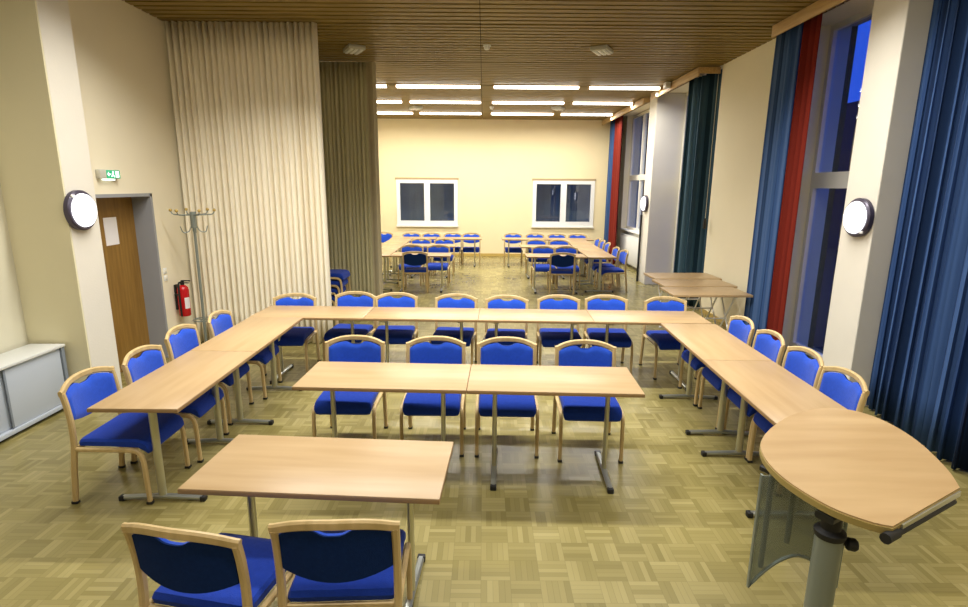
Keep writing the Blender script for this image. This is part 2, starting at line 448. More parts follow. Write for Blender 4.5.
# pelmets over the window bays
def pelmet(label, y0, y1, spots):
    t = thing('pelmet', label, 'pelmet', (0, 0, 0), 0, 'wooden pelmets along the right wall')
    obj('front_board', lambda bm: box(bm, 3.42, 3.445, y0, y1, 3.85, 3.985, .003), M['pelmet'], t)
    obj('end_board', lambda bm: box(bm, 3.445, 3.775, y0, y0+.02, 3.885, 3.985, .003), M['pelmet'], t)
    obj('curtain_track', lambda bm: box(bm, 3.58, 3.62, y0+.03, y1, 3.955, 3.98), M['blackmetal'], t)
    return t
pelmet('wooden pelmet above the blue and red curtains, nearest of the three', 5.46, 7.0, 0)
pelmet('wooden pelmet above the dark teal curtain', 9.25, 11.79, 0)
pelmet('farthest wooden pelmet, above the window at the back of the room', 12.31, 16.5, 0)
# the end board of the near pelmet is on its far end in view: give it one too
# small warm spots under the far pelmets
for (y, lab) in ((15.2, 'tiny warm spot bulb on the farthest pelmet, nearest the back wall'), (13.1, 'tiny warm spot bulb on the farthest pelmet, nearer the white pilaster'), (11.3, 'tiny warm spot bulb on the pelmet just before the white pilaster')):
    t = thing('spot_lamp', lab, 'lamp', (3.40, y, 3.90), 0, 'tiny spots on the pelmets')
    obj('housing', lambda bm: lathe(bm, [(0, .02), (.03, .02), (.034, -.02), (.03, -.025)], n=12), M['white'], t)
    obj('bulb', lambda bm: lathe(bm, [(0, -.055), (.02, -.045), (.027, -.026)], n=12), M['spotglow'], t)
t = thing('security_light', 'small white security lamp on the pelmet end beside the white pilaster', 'lamp', (3.36, 10.6, 3.93))
obj('housing', lambda bm: box(bm, -.05, .05, -.08, .08, -.05, .06, .02, 3), M['white'], t)
obj('bracket', lambda bm: box(bm, .05, .06, -.03, .03, -.03, .03), M['luminaire'], t)

# ------------------------------------------------------------------ curtains
def curtain_mesh(p0, p1, z0, z1, folds, amp, seed=1, flare=1.15, nz=10, ripple=.35, pleat=False):
    rnd = random.Random(seed)
    p0 = Vector((*p0, 0)); p1 = Vector((*p1, 0)); d = (p1-p0); L = d.length; d.normalize(); nrm = Vector((-d.y, d.x, 0))
    K = folds*12
    ph = [rnd.uniform(-ripple, ripple) for _ in range(folds+2)]; am = [rnd.uniform(.6, 1.25) for _ in range(folds+2)]
    def f(bm):
        rows = []
        for j in range(nz+1):
            tz = j/nz; z = z0+(z1-z0)*tz
            k_amp = amp*(.75+.35*(1-tz))
            row = []
            for i in range(K+1):
                u = i/K*folds; b = int(min(u, folds-1e-6)); fr = u-b
                w_ = (1-fr)*ph[b]+fr*ph[b+1]; a_ = (1-fr)*am[b]+fr*am[b+1]
                s = math.sin(2*PI*u+w_*2); s = math.copysign(abs(s)**.75, s)
                if pleat: s = .6-1.5*abs(math.sin(PI*(u+w_*.25)))**.8
                off = k_amp*a_*s + .2*amp*math.sin(5*u+3*tz*(1-tz)+seed)
                along = L*i/K + (0 if pleat else amp*.45*math.sin(4*PI*u+w_)*(1-tz*.3))
                along = min(max(along, 0), L)
                row.append(bm.verts.new(p0+d*along+nrm*off+Vector((0, 0, z))))
            rows.append(row)
        for r0, r1 in zip(rows, rows[1:]):
            for k in range(K): bm.faces.new((r0[k], r0[k+1], r1[k+1], r1[k]))
    return f
def curtain(name, label, mat, *a, **k):
    o = obj(name, curtain_mesh(*a, **k), mat)
    mod = o.modifiers.new('cloth thickness', 'SOLIDIFY'); mod.thickness = .004
    return tag(o, label, 'curtain')
c1 = curtain('divider_curtain', 'tall cream pleated divider curtain drawn across behind the coat rack', M['curt_cream'], (-3.84, 7.06), (-2.02, 7.06), .02, 3.99, 25, .05, 3, pleat=True)
c2 = curtain('divider_curtain', 'grey green pleated divider curtain behind the cream one', M['curt_grey'], (-3.85, 9.15), (-1.87, 9.15), .02, 3.99, 30, .035, 5, pleat=True)
obj('edge_band', curtain_mesh((-1.88, 9.13), (-1.72, 9.13), .02, 3.99, 1, .03, 2), M['curt_edge'], c2)
curtain('window_curtain', 'large blue pleated curtain hanging nearest at the right edge', M['curt_navy'], (3.80, 5.0), (3.66, 3.72), .02, 3.97, 9, .085, 11)
curtain('window_curtain', 'dark red curtain at the far right edge beside the large blue curtain', M['curt_red'], (3.68, 3.70), (3.66, 3.32), .02, 3.97, 3, .04, 4)
curtain('window_curtain', 'blue pleated curtain beside the brick red one', M['curt_blue'], (3.56, 7.15), (3.52, 6.5), .02, 3.95, 6, .045, 6)
curtain('window_curtain', 'brick red curtain between the blue curtain and the tall window', M['curt_red'], (3.52, 6.49), (3.50, 6.13), .02, 3.95, 3, .035, 8)
curtain('window_curtain', 'dark teal curtain behind the side tables', M['curt_teal'], (3.80, 9.23), (3.62, 10.2), .02, 3.95, 8, .045, 9)
curtain('window_curtain', 'slate blue curtain in the far right corner of the room', M['curt_blue'], (3.66, 16.45), (3.64, 15.75), .02, 3.95, 5, .05, 10)
curtain('window_curtain', 'brick red curtain in the far right corner beside the back window bay', M['curt_red'], (3.64, 15.73), (3.62, 14.8), .02, 3.95, 4, .05, 12)
t = thing('curtain_cord', 'thin curtain pull cord with black weight beside the teal curtain', 'cord', (3.70, 9.14, 0))
obj('cord', lambda bm: tube(bm, [(0, 0, 1.6), (0, 0, 3.85)], .005, 6), M['luminaire'], t)
obj('weight', lambda bm: lathe(bm, [(0, 1.42), (.025, 1.43), (.03, 1.5), (.02, 1.59), (0, 1.6)], n=10), M['black'], t)

# ------------------------------------------------------------------ tables
TL, TW, TH = 1.2, .56, .74
def make_table(name='conference_table'):
    t = thing(name, '', 'table')
    obj('tabletop', lambda bm: box(bm, -TL/2+.003, TL/2-.003, -TW/2+.003, TW/2-.003, TH-.004, TH, .0015), M['top'], t)
    obj('edge_band', lambda bm: box(bm, -TL/2+.001, TL/2-.001, -TW/2+.001, TW/2-.001, TH-.026, TH-.004, .002), M['edge'], t)
    def rails(bm):
        for y in (-.05, .05): box(bm, -TL/2+.15, TL/2-.15, y-.012, y+.012, TH-.056, TH-.0265, .003)
    obj('under_frame', rails, M['steel'], t)
    for s in (-1, 1):
        x = s*(TL/2-.19)
        def post(bm):
            sweep(bm, [(x, 0, .03), (x, 0, TH-.057)], [(.017*math.cos(2*PI*i/12), .028*math.sin(2*PI*i/12)) for i in range(12)], (1, 0, 0))
            box(bm, x-.03, x+.03, -.2, .2, TH-.0575, TH-.045, .002)
        lg = obj('leg', post, M['steel'], t)
        obj('foot_bar', lambda bm: sweep(bm, [(x, -.265, .022), (x, -.1, .030), (x, 0, .034), (x, .1, .030), (x, .265, .022)], rect_section(.019, .014, .3), (1, 0, 0)), M['darksteel'], lg)
        for e in (-1, 1):
            obj('foot_cap', lambda bm: box(bm, x-.022, x+.022, e*.272-.018, e*.272+.018, 0, .036, .006), M['black'], lg)
    return t
proto_table = make_table(); used_t = [False]
def place_table(cx, cy, rz, label, group):
    if not used_t[0]: o = proto_table; used_t[0] = True
    else: o = copytree(proto_table)
    o.location = (cx, cy, 0); o.rotation_euler = (0, 0, rz)
    o['label'] = label; o['group'] = group; o['category'] = 'table'
    return o
def corner_to_center(ox, oy, th, u, v):
    c, s = math.cos(th), math.sin(th)
    return ox+c*u-s*v, oy+s*u+c*v
g = 'tables of the large U'
ox, oy, th = -2.432, 6.075, -.0308
for k, lab in enumerate(('leftmost table of the back row, at the left corner of the large U', 'second table from the left in the back row of the large U', 'third table from the left in the back row of the large U', 'rightmost table of the back row, at the right corner of the large U')):
    x, y = corner_to_center(ox, oy, th, TL*(k+.5), -TW/2); place_table(x, y, th, lab, g)
for k, lab in enumerate(('left arm of the large U, table joined to the corner', 'left arm of the large U, table nearest the camera')):
    x, y = corner_to_center(-2.438, 5.515, .003, TW/2, -TL*(k+.5)); place_table(x, y, .003+PI/2, lab, g)
for k, lab in enumerate(('right arm of the large U, table joined to the corner', 'right arm of the large U, table end hidden by the lectern')):
    x, y = corner_to_center(1.815, 5.37, -.035, TW/2, -TL*(k+.5)); place_table(x, y, -.035+PI/2, lab, g)
for k, lab in enumerate(('left one of the two joined tables inside the large U', 'right one of the two joined tables inside the large U')):
    x, y = corner_to_center(-1.2857, 4.0661, -.0382, TL*(k+.5), -TW/2); place_table(x, y, -.0382, lab, 'joined tables inside the U')
x, y = corner_to_center(-1.3487, 2.7831, -.06, TL/2, -TW/2)
place_table(x, y, -.06, 'single table standing alone in front of the two nearest chairs', 'front table')
# far groups: two combs of tables with a spine at the outer side
gl_, gr_ = 'tables of the far left group', 'tables of the far right group'
place_table(-1.25, 10.96, 0, 'light table across the nearest row of the far left group', gl_)
place_table(-1.25, 12.72, 0, 'light table across the middle row of the far left group', gl_)
place_table(-1.85, 14.54, 0, 'light table at the left of the row under the left back window', gl_)
place_table(-.64, 14.54, 0, 'light table at the right end of the row under the left back window', gl_)
for k, lab in enumerate(('nearest', 'middle', 'farthest')):
    place_table(-2.14, 11.26+1.201*k, PI/2, lab+' table of the side spine of the far left group, beside the grey curtain', gl_)
place_table(1.46, 10.93, 0, 'light table across the nearest row of the far right group', gr_)
place_table(1.46, 12.70, 0, 'light table across the middle row of the far right group', gr_)
place_table(1.09, 14.52, 0, 'light table at the left end of the row under the right back window', gr_)
place_table(2.30, 14.52, 0, 'light table at the right of the row under the right back window', gr_)
for k, lab in enumerate(('nearest', 'middle', 'farthest')):
    place_table(2.36+.02*k, 11.24+1.201*k, PI/2, lab+' table of the side spine of the far right group, near the radiator', gr_)

# side tables with crossed folding legs
def make_cross_table():
    t = thing('folding_table', '', 'table')
    L2, W2 = 1.03, .58
    obj('tabletop', lambda bm: box(bm, -L2/2, L2/2, -W2/2, W2/2, TH-.03, TH, .003), M['top'], t)
    for s in (-1, 1):
        x = s*(L2/2-.2)
        def leg(bm):
            for a in (-1, 1): tube(bm, [(x+a*.006, -a*.24, .012), (x+a*.006, a*.22, TH-.045)], .011, 8)
            tube(bm, [(x, -.26, TH-.042), (x, .26, TH-.042)], .011, 8)
            for a in (-1, 1): tube(bm, [(x-.05, a*.24, .012), (x+.05, a*.24, .012)], .012, 8)
        obj('leg', leg, M['white'], t)
    obj('stretcher', lambda bm: tube(bm, [(-L2/2+.2, 0, .36), (L2/2-.2, 0, .36)], .01, 8), M['white'], t)
    return t
ct = make_cross_table()
for k, (cx, cy, rz, lab) in enumerate(((2.98, 7.16, .02, 'nearest of the three side tables along the right wall, white crossed legs'), (3.07, 7.80, .03, 'middle one of the three side tables along the right wall'), (3.13, 8.45, .02, 'farthest of the three side tables, in front of the teal curtain'))):
    o = ct if k == 0 else copytree(ct)
    o.location = (cx, cy, 0); o.rotation_euler = (0, 0, rz); o['label'] = lab; o['category'] = 'table'; o['group'] = 'side tables by the right wall'

# ------------------------------------------------------------------ chairs (face +y, origin on the floor)
def bow(x): return -.05*(1-min(1, abs(x)/.235)**2)
def rise(x): return .045*(1-min(1, abs(x)/.235)**2.6)
def seat_fill(bm):
    prof = [(-.195, .405), (-.20, .43), (-.185, .452), (-.12, .458), (0, .455), (.12, .458), (.19, .455), (.235, .438), (.256, .405), (.262, .362), (.25, .346), (.20, .388), (0, .398)]
    nx = 12; W = .222
    rings = []
    for i in range(nx+1):
        u = -1+2*i/nx
        x = W*math.copysign(1-(1-abs(u))**1.6, u) if abs(u) > .5 else W*u*(1-.5**1.6)/.5
        k = max(0, (abs(u)-.72)/.28)
        sh = 1-.10*k*k; 
        ring = []
        for (y, z) in prof:
            cz = .415; yy = .03+(y-.03)*(1-.05*k*k); zz = cz+(z-cz)*(1-.45*k*k)
            ring.append(bm.verts.new((x, yy, zz)))
        rings.append(ring)
    m = len(prof)
    for a, b in zip(rings, rings[1:]):
        for k in range(m): bm.faces.new((a[k], a[(k+1) % m], b[(k+1) % m], b[k]))
    bm.faces.new(rings[0][::-1]); bm.faces.new(rings[-1])
def back_y(x, z): return -.204-.026*max(0, (z-.5)/.28)**1.3+bow(x)*.95
def pad_fill(off0, off1):
    def f(bm):
        W = .2195; nx, nz = 28, 8
        def top(x):
            v = .772+rise(x)-.022
            n = math.exp(-(x/.062)**4)*.028
            return v-n - .008*max(0, abs(x)/W-.85)/.15
        def bot(x): return .545+.045*(abs(x)/W)**2
        grids = []
        for off in (off0, off1):
            G = []
            for i in range(nx+1):
                x = -W+2*W*i/nx; r = []
                for j in range(nz+1):
                    z = bot(x)+(top(x)-bot(x))*j/nz
                    e = min(1, min(i, nx-i)/1.2, min(j, nz-j)/1.0)
                    o = off*(.55+.45*math.sqrt(e)) if off > 0 else off
                    r.append(bm.verts.new((x, back_y(x, z)+o, z)))
                G.append(r)
            grids.append(G)
        A, B = grids
        for G in grids:
            for i in range(nx):
                for j in range(nz): bm.faces.new((G[i][j], G[i+1][j], G[i+1][j+1], G[i][j+1]))
        for i in range(nx):
            for j in (0, nz): bm.faces.new((A[i][j], A[i+1][j], B[i+1][j], B[i][j]))
        for j in range(nz):
            for i in (0, nx): bm.faces.new((A[i][j], A[i][j+1], B[i][j+1], B[i][j]))
    return f
def make_chair(caps=True, name='meeting_chair'):
    t = thing(name, '', 'chair')
    obj('seat', seat_fill, M['shadedblue'], t)
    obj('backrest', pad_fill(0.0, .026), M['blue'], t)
    obj('back_face', pad_fill(-.008, -.0005), M['navy'], t)  # rear side of the backrest, darker than its front
    def rail(bm):
        pts = []
        n = 22
        for i in range(n+1):
            x = -.252+.504*i/n
            pts.append((x, -.236+bow(x), .775+rise(x)))
        sweep(bm, pts, rect_section(.013, .021, .3), (0, 1, 0))
    obj('top_rail', rail, M['beech'], t)
    for s in (-1, 1):
        x = s*.236
        lg = obj('leg', lambda bm: sweep(bm, smooth_path([(x, -.262, 0.004), (x, -.235, .25), (x, -.212, .42), (x, -.208, .56), (x, -.220, .69), (x, -.236, .772)], 4), rect_section(.0155, .018, .25), (1, 0, 0)), M['beech'], t)
        lf = obj('leg', lambda bm: sweep(bm, smooth_path([(x, .236, .004), (x, .232, .18), (x, .226, .31), (x, .205, .365), (x, .155, .385), (x, 0, .388), (x, -.205, .39)], 4), rect_section(.0135, .015, .25), (1, 0, 0)), M['beech'], t)
        if caps:
            obj('foot_cap', lambda bm: box(bm, x-.017, x+.017, -.282, -.242, 0, .02, .004), M['black'], lg)
            obj('foot_cap', lambda bm: box(bm, x-.017, x+.017, .217, .255, 0, .02, .004), M['black'], lf)
    obj('seat_rail', lambda bm: box(bm, -.222, .222, .135, .155, .362, .396, .004), M['beech'], t)
    obj('seat_rail', lambda bm: box(bm, -.222, .222, -.215, -.195, .375, .405, .004), M['beech'], t)
    return t
chair_near = make_chair(True); chair_far = make_chair(False)
used_c = {}
def place_chair(x, y, rz, label, group, far=False, z=0):
    src = chair_far if far else chair_near
    if src.name not in used_c: used_c[src.name] = 1; o = src
    else: o = copytree(src)
    o.location = (x, y, z); o.rotation_euler = (0, 0, rz)
    o['label'] = label; o['group'] = group; o['category'] = 'chair'
    return o
PRE = 'blue beech chair, '
# two nearest chairs
place_chair(-1.104, 2.072, math.radians(-11), PRE+'left of the two nearest, dark back to the camera, twisted slightly right', 'nearest chairs')
place_chair(-.586, 2.134, math.radians(2.5), PRE+'right of the two nearest chairs, dark back turned to the camera', 'nearest chairs')
# four behind the joined tables
for k, (x, y, r) in enumerate(((-1.083, 4.19, 0), (-.395, 4.18, .0), (.2, 4.17, -.02), (.85, 4.10, -.03))):
    place_chair(x, y, PI+r, PRE+('leftmost', 'second from left', 'third from left', 'rightmost')[k]+' of four behind the joined tables inside the U', 'chairs behind the joined tables')
ords = ('leftmost', 'second from left', 'third from left', 'fourth from left', 'fifth from left', 'sixth from left', 'seventh from left', 'rightmost')
for k, (x, y, r) in enumerate(((-2.21, 6.02, .03), (-1.56, 6.17, -.1), (-1.03, 6.12, .02), (-.335, 6.06, -.08), (.262, 6.0, -.08), (.889, 6.04, -.03), (1.45, 6.06, -.06), (2.15, 5.98, .04))):
    place_chair(x, y, PI+r, PRE+ords[k]+' of eight along the back of the large U', 'chairs along the back of the U')
# left side, facing +x
for k, (y, dx, r, lab) in enumerate(((3.50, -.01, 0, 'nearest of four along the left arm, in front of the cabinet'), (4.05, .03, .04, 'second nearest of four along the left arm'), (4.72, -.04, .02, 'third of four along the left arm, in front of the door'), (5.31, .03, .05, 'farthest of four along the left arm, before the coat rack'))):
    place_chair(-2.44+dx, y, -PI/2+r, PRE+lab, 'chairs along the left arm of the U')
for k, (y, dx, r, lab) in enumerate(((5.22, 0, -.03, 'farthest of four along the right arm, near the red curtain'), (4.68, 0, -.05, 'second farthest of four along the right arm'), (4.14, 0, -.03, 'second nearest of four along the right arm'), (3.63, -.02, -.05, 'nearest of four along the right arm, above the lectern'))):
    place_chair(2.335+dx, y, PI/2+r, PRE+lab, 'chairs along the right arm of the U')
# far groups
gfl, gfr = 'chairs of the far left group', 'chairs of the far right group'
nm4 = ('leftmost', 'second from left', 'third from left', 'rightmost')
nm5 = ('leftmost', 'second from left', 'third from left', 'fourth from left', 'rightmost')
for k, x in enumerate((-2.76, -2.0, -1.43, -.86, -.33)): place_chair(x, 14.84, PI+random.uniform(-.06, .06), PRE+nm5[k]+' of five against the back wall around the left window', gfl, True)
for k, x in enumerate((.82, 1.415, 2.03, 2.586)): place_chair(x, 14.84-.02*k, PI+random.uniform(-.06, .06), PRE+nm4[k]+' of four against the back wall under the right window', gfr, True)
for k, x in enumerate((-1.525, -.955)): place_chair(x, 13.06, PI, PRE+('left', 'right')[k]+' of two behind the middle row of the far left group', gfl, True)
for k, x in enumerate((-1.56, -.98)): place_chair(x, 11.62-.02, PI, PRE+('left', 'right')[k]+' of two behind the nearest row of the far left group', gfl, True)
for k, x in enumerate((1.295, 1.85)): place_chair(x, 13.02, PI, PRE+('left', 'right')[k]+' of two behind the middle row of the far right group', gfr, True)
for k, x in enumerate((1.3, 1.8)): place_chair(x, 11.52, PI, PRE+('left', 'right')[k]+' of two behind the nearest row of the far right group', gfr, True)
place_chair(-1.36, 10.90, .04, PRE+'dark back to the camera at the front of the far left group', gfl, True)
place_chair(1.574, 10.86, -.03, PRE+'dark back to the camera at the front of the far right group', gfr, True)
for k, (x, y) in enumerate(((2.66, 13.75), (2.66, 13.2), (2.66, 12.65), (2.62, 11.65), (2.66, 11.1))):
    place_chair(x, y, PI/2+random.uniform(-.08, .08), PRE+('farthest', 'second farthest', 'middle', 'second nearest', 'nearest')[k]+' of five on the window side of the far right group', gfr, True)
# stack behind the cream curtain
for k in range(4):
    place_chair(-2.47+.038*k, 8.25, -PI/2, PRE+('lowest', 'second lowest', 'second highest', 'topmost')[k]+' in the stack half hidden behind the cream curtain', 'stacked chairs', True, z=.115*k)

# ------------------------------------------------------------------ lectern
LZ = 1.1
outline = [(1.237, 1.449), (1.184, 1.474), (1.111, 1.552), (1.062, 1.694), (1.057, 1.832), (1.091, 1.959), (1.160, 2.065), (1.256, 2.165), (1.345, 2.24), (1.444, 2.302), (1.56, 2.348), (1.641, 2.353), (1.705, 2.325), (1.75, 2.265), (1.770, 2.18), (1.769, 2.08), (1.752, 1.98), (1.72, 1.872), (1.68, 1.765), (1.631, 1.67)]
px_, py_ = 1.146, 1.583
def loc(P): return [(x-px_, y-py_) for x, y in P]
def smooth_closed(P, n=5, sharp=(0, -1)):
    Q = [Vector((x, y, 0)) for x, y in P]
    return [(v.x, v.y) for v in smooth_path(Q, n)]
PO = smooth_closed(loc(outline))
lt = thing('lectern', 'tall lectern with large rounded beech top, grey column and clear front panel, right foreground', 'lectern', (px_, py_, 0))
cxm = sum(p[0] for p in PO)/len(PO); cym = sum(p[1] for p in PO)/len(PO)
def top_f(bm):
    prism(bm, [(cxm+(x-cxm)*.992, cym+(y-cym)*.992) for x, y in PO], LZ-.006, LZ)
obj('desk_top', top_f, M['lectern_top'], lt)
obj('desk_edge', lambda bm: prism(bm, PO, LZ-.028, LZ-.006), M['lectern_edge'], lt)
obj('column', lambda bm: lathe(bm, [(0, .02), (.041, .02), (.041, LZ-.115), (0, LZ-.115)], n=28), M['gunmetal'], lt)
obj('collar', lambda bm: lathe(bm, [(0, LZ-.125), (.044, LZ-.125), (.047, LZ-.118), (.047, LZ-.105), (.03, LZ-.095), (.03, LZ-.05), (0, LZ-.05)], n=28), M['black'], lt)
def base(bm): lathe(bm, [(0, 0), (.25, 0), (.25, .012), (.22, .018), (.05, .03), (0, .03)], n=36)
obj('base_plate', base, M['gunmetal'], lt)
ed = Vector((.394, .221, 0)).normalized(); nd = Vector((-ed.y, ed.x, 0))
kd = Vector((.93, -.36, 0)).normalized()
def kn(bm):
    z = Vector((0, 0, LZ-.14))
    tube(bm, [z+kd*.035, z+kd*.065], .008, 8, (0, 0, 1))
    pts = [z+kd*.048, z+kd*.054, z+kd*.074, z+kd*.082]
    sweep(bm, pts, round_section(.021, 12), (0, 0, 1), [.7, 1, 1, .7])
obj('clamp_knob', kn, M['black'], lt)
def plate(bm):
    for k, (a, b, w) in enumerate(((-.06, .18, .035),)):
        c0 = ed*.02+nd*0
        sweep(bm, [Vector((0, 0, LZ-.043))-nd*.02+ed*.09, Vector((0, 0, LZ-.043))+nd*.30+ed*.09], rect_section(.03, .012, .2), tuple(ed))
        sweep(bm, [Vector((0, 0, LZ-.043))-ed*.05, Vector((0, 0, LZ-.043))+ed*.22], rect_section(.03, .012, .2), tuple(nd))
obj('mounting_plate', plate, M['blackmetal'], lt)
e0 = Vector((1.237-px_, 1.449-py_, 0)); e1 = Vector((1.631-px_, 1.67-py_, 0))
def lip(bm):
    a = e0+Vector((0, 0, LZ-.030))-ed*.02+nd*.002; b = e1+Vector((0, 0, LZ-.036))-ed*.045+nd*.002
    tube(bm, [a, b], .0135, 10, (0, 0, 1))
    tube(bm, [a-ed*.012, a+ed*.05], .017, 10, (0, 0, 1))
obj('paper_stop_rail', lip, M['black'], lt)
obj('lip_strip', lambda bm: sweep(bm, [e0+Vector((0, 0, LZ-.016))+ed*.05-nd*.003, e1+Vector((0, 0, LZ-.016))-ed*.01-nd*.003], rect_section(.003, .010, .2), tuple(nd)), M['steel'], lt)
# front panel with arched lower edge
PW = .168
pcx, pcy = 1.192-px_, 1.80-py_
def arch(u): return .735-.137*abs(u)**1.8
def panel(bm):
    n = 20
    A, B = [], []
    for i in range(n+1):
        u = -1+2*i/n
        for L, o in ((A, 0), (B, .006)):
            L.append((bm.verts.new((pcx+PW*u, pcy+o, arch(u))), bm.verts.new((pcx+PW*u, pcy+o, LZ-.035))))
    for L in (A, B):
        for a, b in zip(L, L[1:]): bm.faces.new((a[0], b[0], b[1], a[1]))
    for k in (0, 1):
        for i in range(n): bm.faces.new((A[i][k], A[i+1][k], B[i+1][k], B[i][k]))
    for i in (0, n): bm.faces.new((A[i][0], A[i][1], B[i][1], B[i][0]))
pn = obj('front_panel', panel, M['panel'], lt)
def trim(bm):
    n = 20
    pts = [Vector((pcx+PW*(-1+2*i/n), pcy+.003, arch(-1+2*i/n))) for i in range(n+1)]
    down = [pts[0]+Vector((0, 0, LZ-.03-pts[0].z))] + pts + [pts[-1]+Vector((0, 0, LZ-.03-pts[-1].z))]
    sweep(bm, down, rect_section(.007, .004, .2), (0, 1, 0))
obj('panel_trim', trim, M['gunmetal'], lt)
for u, zb in ((-.72, .675), (-.2, .78)):
    obj('panel_bracket', lambda bm: tube(bm, [(pcx+PW*u, pcy+.018, zb), (pcx+PW*u, pcy+.018, LZ-.03)], .010, 10), M['gunmetal'], lt)
obj('panel_clamp', lambda bm: sweep(bm, [(.02, .03, .80), (.157, pcy-.001, .80)], rect_section(.012, .018, .2), (0, 0, 1)), M['blackmetal'], lt)

# ------------------------------------------------------------------ left side furniture
cb = thing('sideboard', 'low light grey cabinet with sliding doors in the left wall recess', 'cabinet', (-4.07, 3.9, 0))
CY0, CY1 = -.95, .97
def carc(bm):
    box(bm, -.155, .14, CY0, CY1, .04, .07); box(bm, -.155, .14, CY0, CY0+.02, .04, .6); box(bm, -.155, .155, CY1-.035, CY1, .03, .6); box(bm, -.155, -.14, CY0, CY1, .04, .6)
    box(bm, -.14, .10, CY0, CY1, .07, .595)
obj('carcass', carc, M['cabedge'], cb)
obj('cabinet_top', lambda bm: box(bm, -.158, .165, CY0-.01, CY1+.005, .6, .625, .004), M['cabtop'], cb)
obj('door', lambda bm: box(bm, .122, .14, .335, CY1-.04, .075, .592, .003), M['cab'], cb)
obj('door', lambda bm: box(bm, .104, .12, CY0+.02, .37, .075, .592, .003), M['cab'], cb)
obj('door_seam', lambda bm: box(bm, .1405, .146, .318, .336, .075, .592, .001), M['cabedge'], cb)
obj('plinth', lambda bm: box(bm, -.15, .10, CY0+.02, CY1-.02, 0, .04), M['blackmetal'], cb)
obj('bottom_rail', lambda bm: box(bm, .10, .158, CY0, CY1, .035, .072, .002), M['cab'], cb)

# fire extinguisher
fe = thing('fire_extinguisher', 'red fire extinguisher hung on the left wall beside the coat rack', 'extinguisher', (-3.775, 6.70, .46))
obj('cylinder', lambda bm: lathe(bm, [(0, 0), (.06, 0), (.068, .012), (.068, .33), (.06, .365), (.035, .39), (.02, .395), (0, .395)], n=24), M['red'], fe)
obj('label', lambda bm: [bm.faces.new([bm.verts.new((.0695*math.cos(a), .0695*math.sin(a), z)) for a, z in ((a0, .10), (a0+.13, .10), (a0+.13, .24), (a0, .24))]) for a0 in [-.95+.13*i for i in range(8)]], M['paper'], fe)
obj('valve', lambda bm: (lathe(bm, [(0, .395), (.022, .395), (.022, .44), (0, .445)], n=14), box(bm, -.012, .10, -.012, .012, .44, .455, .004), box(bm, -.012, .085, -.01, .01, .415, .427, .003)), M['black'], fe)
obj('hose', lambda bm: tube(bm, smooth_path([(.0, -.02, .425), (0, -.07, .43), (0, -.088, .36), (0, -.088, .2), (0, -.085, .05), (0, -.08, .01)], 5), .012, 8), M['black'], fe)
obj('bracket', lambda bm: (box(bm, -.094, -.07, -.03, .03, .08, .40, .003), box(bm, -.072, .0, -.072, .072, .27, .29)), M['blackmetal'], fe)

# coat rack
cr_ = thing('coat_rack', 'grey metal coat stand with wooden knobs before the cream curtain', 'coat stand', (-3.47, 6.55, 0))
obj('pole', lambda bm: tube(bm, [(0, 0, .03), (0, 0, 1.76)], .016, 12), M['gunmetal'], cr_)
obj('hook_head', lambda bm: tube(bm, [(0, 0, 1.58), (0, 0, 1.77)], .035, 12), M['gunmetal'], cr_)
for k in range(6):
    a = 2*PI*k/6+.25; c, s = math.cos(a), math.sin(a)
    h = obj('upper_hook', lambda bm: tube(bm, smooth_path([(c*.03, s*.03, 1.735), (c*.12, s*.12, 1.735), (c*.21, s*.21, 1.742), (c*.235, s*.235, 1.775)], 4), .007, 8, (0, 0, 1) if False else (-s, c, 0)), M['gunmetal'], cr_)
    def knob(bm):
        g_ = bmesh.ops.create_uvsphere(bm, u_segments=10, v_segments=8, radius=.019)['verts']
        bmesh.ops.translate(bm, vec=(c*.238, s*.238, 1.79), verts=g_)
    obj('knob', knob, M['base_ochre'], h)
for k in range(4):
    a = 2*PI*k/4+.6; c, s = math.cos(a), math.sin(a)
    obj('lower_hook', lambda bm: tube(bm, smooth_path([(c*.03, s*.03, 1.60), (c*.06, s*.06, 1.54), (c*.12, s*.12, 1.53), (c*.145, s*.145, 1.60)], 4), .006, 8, (-s, c, 0)), M['gunmetal'], cr_)
obj('umbrella_ring', lambda bm: (tube(bm, [(.12*math.cos(2*PI*i/20), .12*math.sin(2*PI*i/20), .45) for i in range(21)], .007, 6, (0, 0, 1)), tube(bm, [(-.12, 0, .45), (.12, 0, .45)], .006, 6, (0, 0, 1)), tube(bm, [(0, -.12, .45), (0, .12, .45)], .006, 6, (0, 0, 1))), M['gunmetal'], cr_)
for k in range(4):
    a = 2*PI*k/4+.5; c, s = math.cos(a), math.sin(a)
    obj('foot', lambda bm: tube(bm, smooth_path([(c*.014, s*.014, .10), (c*.08, s*.08, .06), (c*.2, s*.2, .025), (c*.23, s*.23, .012)], 4), .011, 8, (-s, c, 0)), M['gunmetal'], cr_)

for k, (z, lab) in enumerate(((1.06, 'upper white light switch on the wall right of the door'), (.97, 'lower white light switch on the wall right of the door'))):
    t = thing('light_switch', lab, 'switch', (XL, 6.52, z), 0, 'light switches by the door')
    obj('plate', lambda bm: box(bm, 0, .01, -.035, .035, -.035, .035, .004), M['white'], t)
    obj('rocker', lambda bm: box(bm, .01, .015, -.02, .02, -.02, .02, .002), M['ivory'], t)

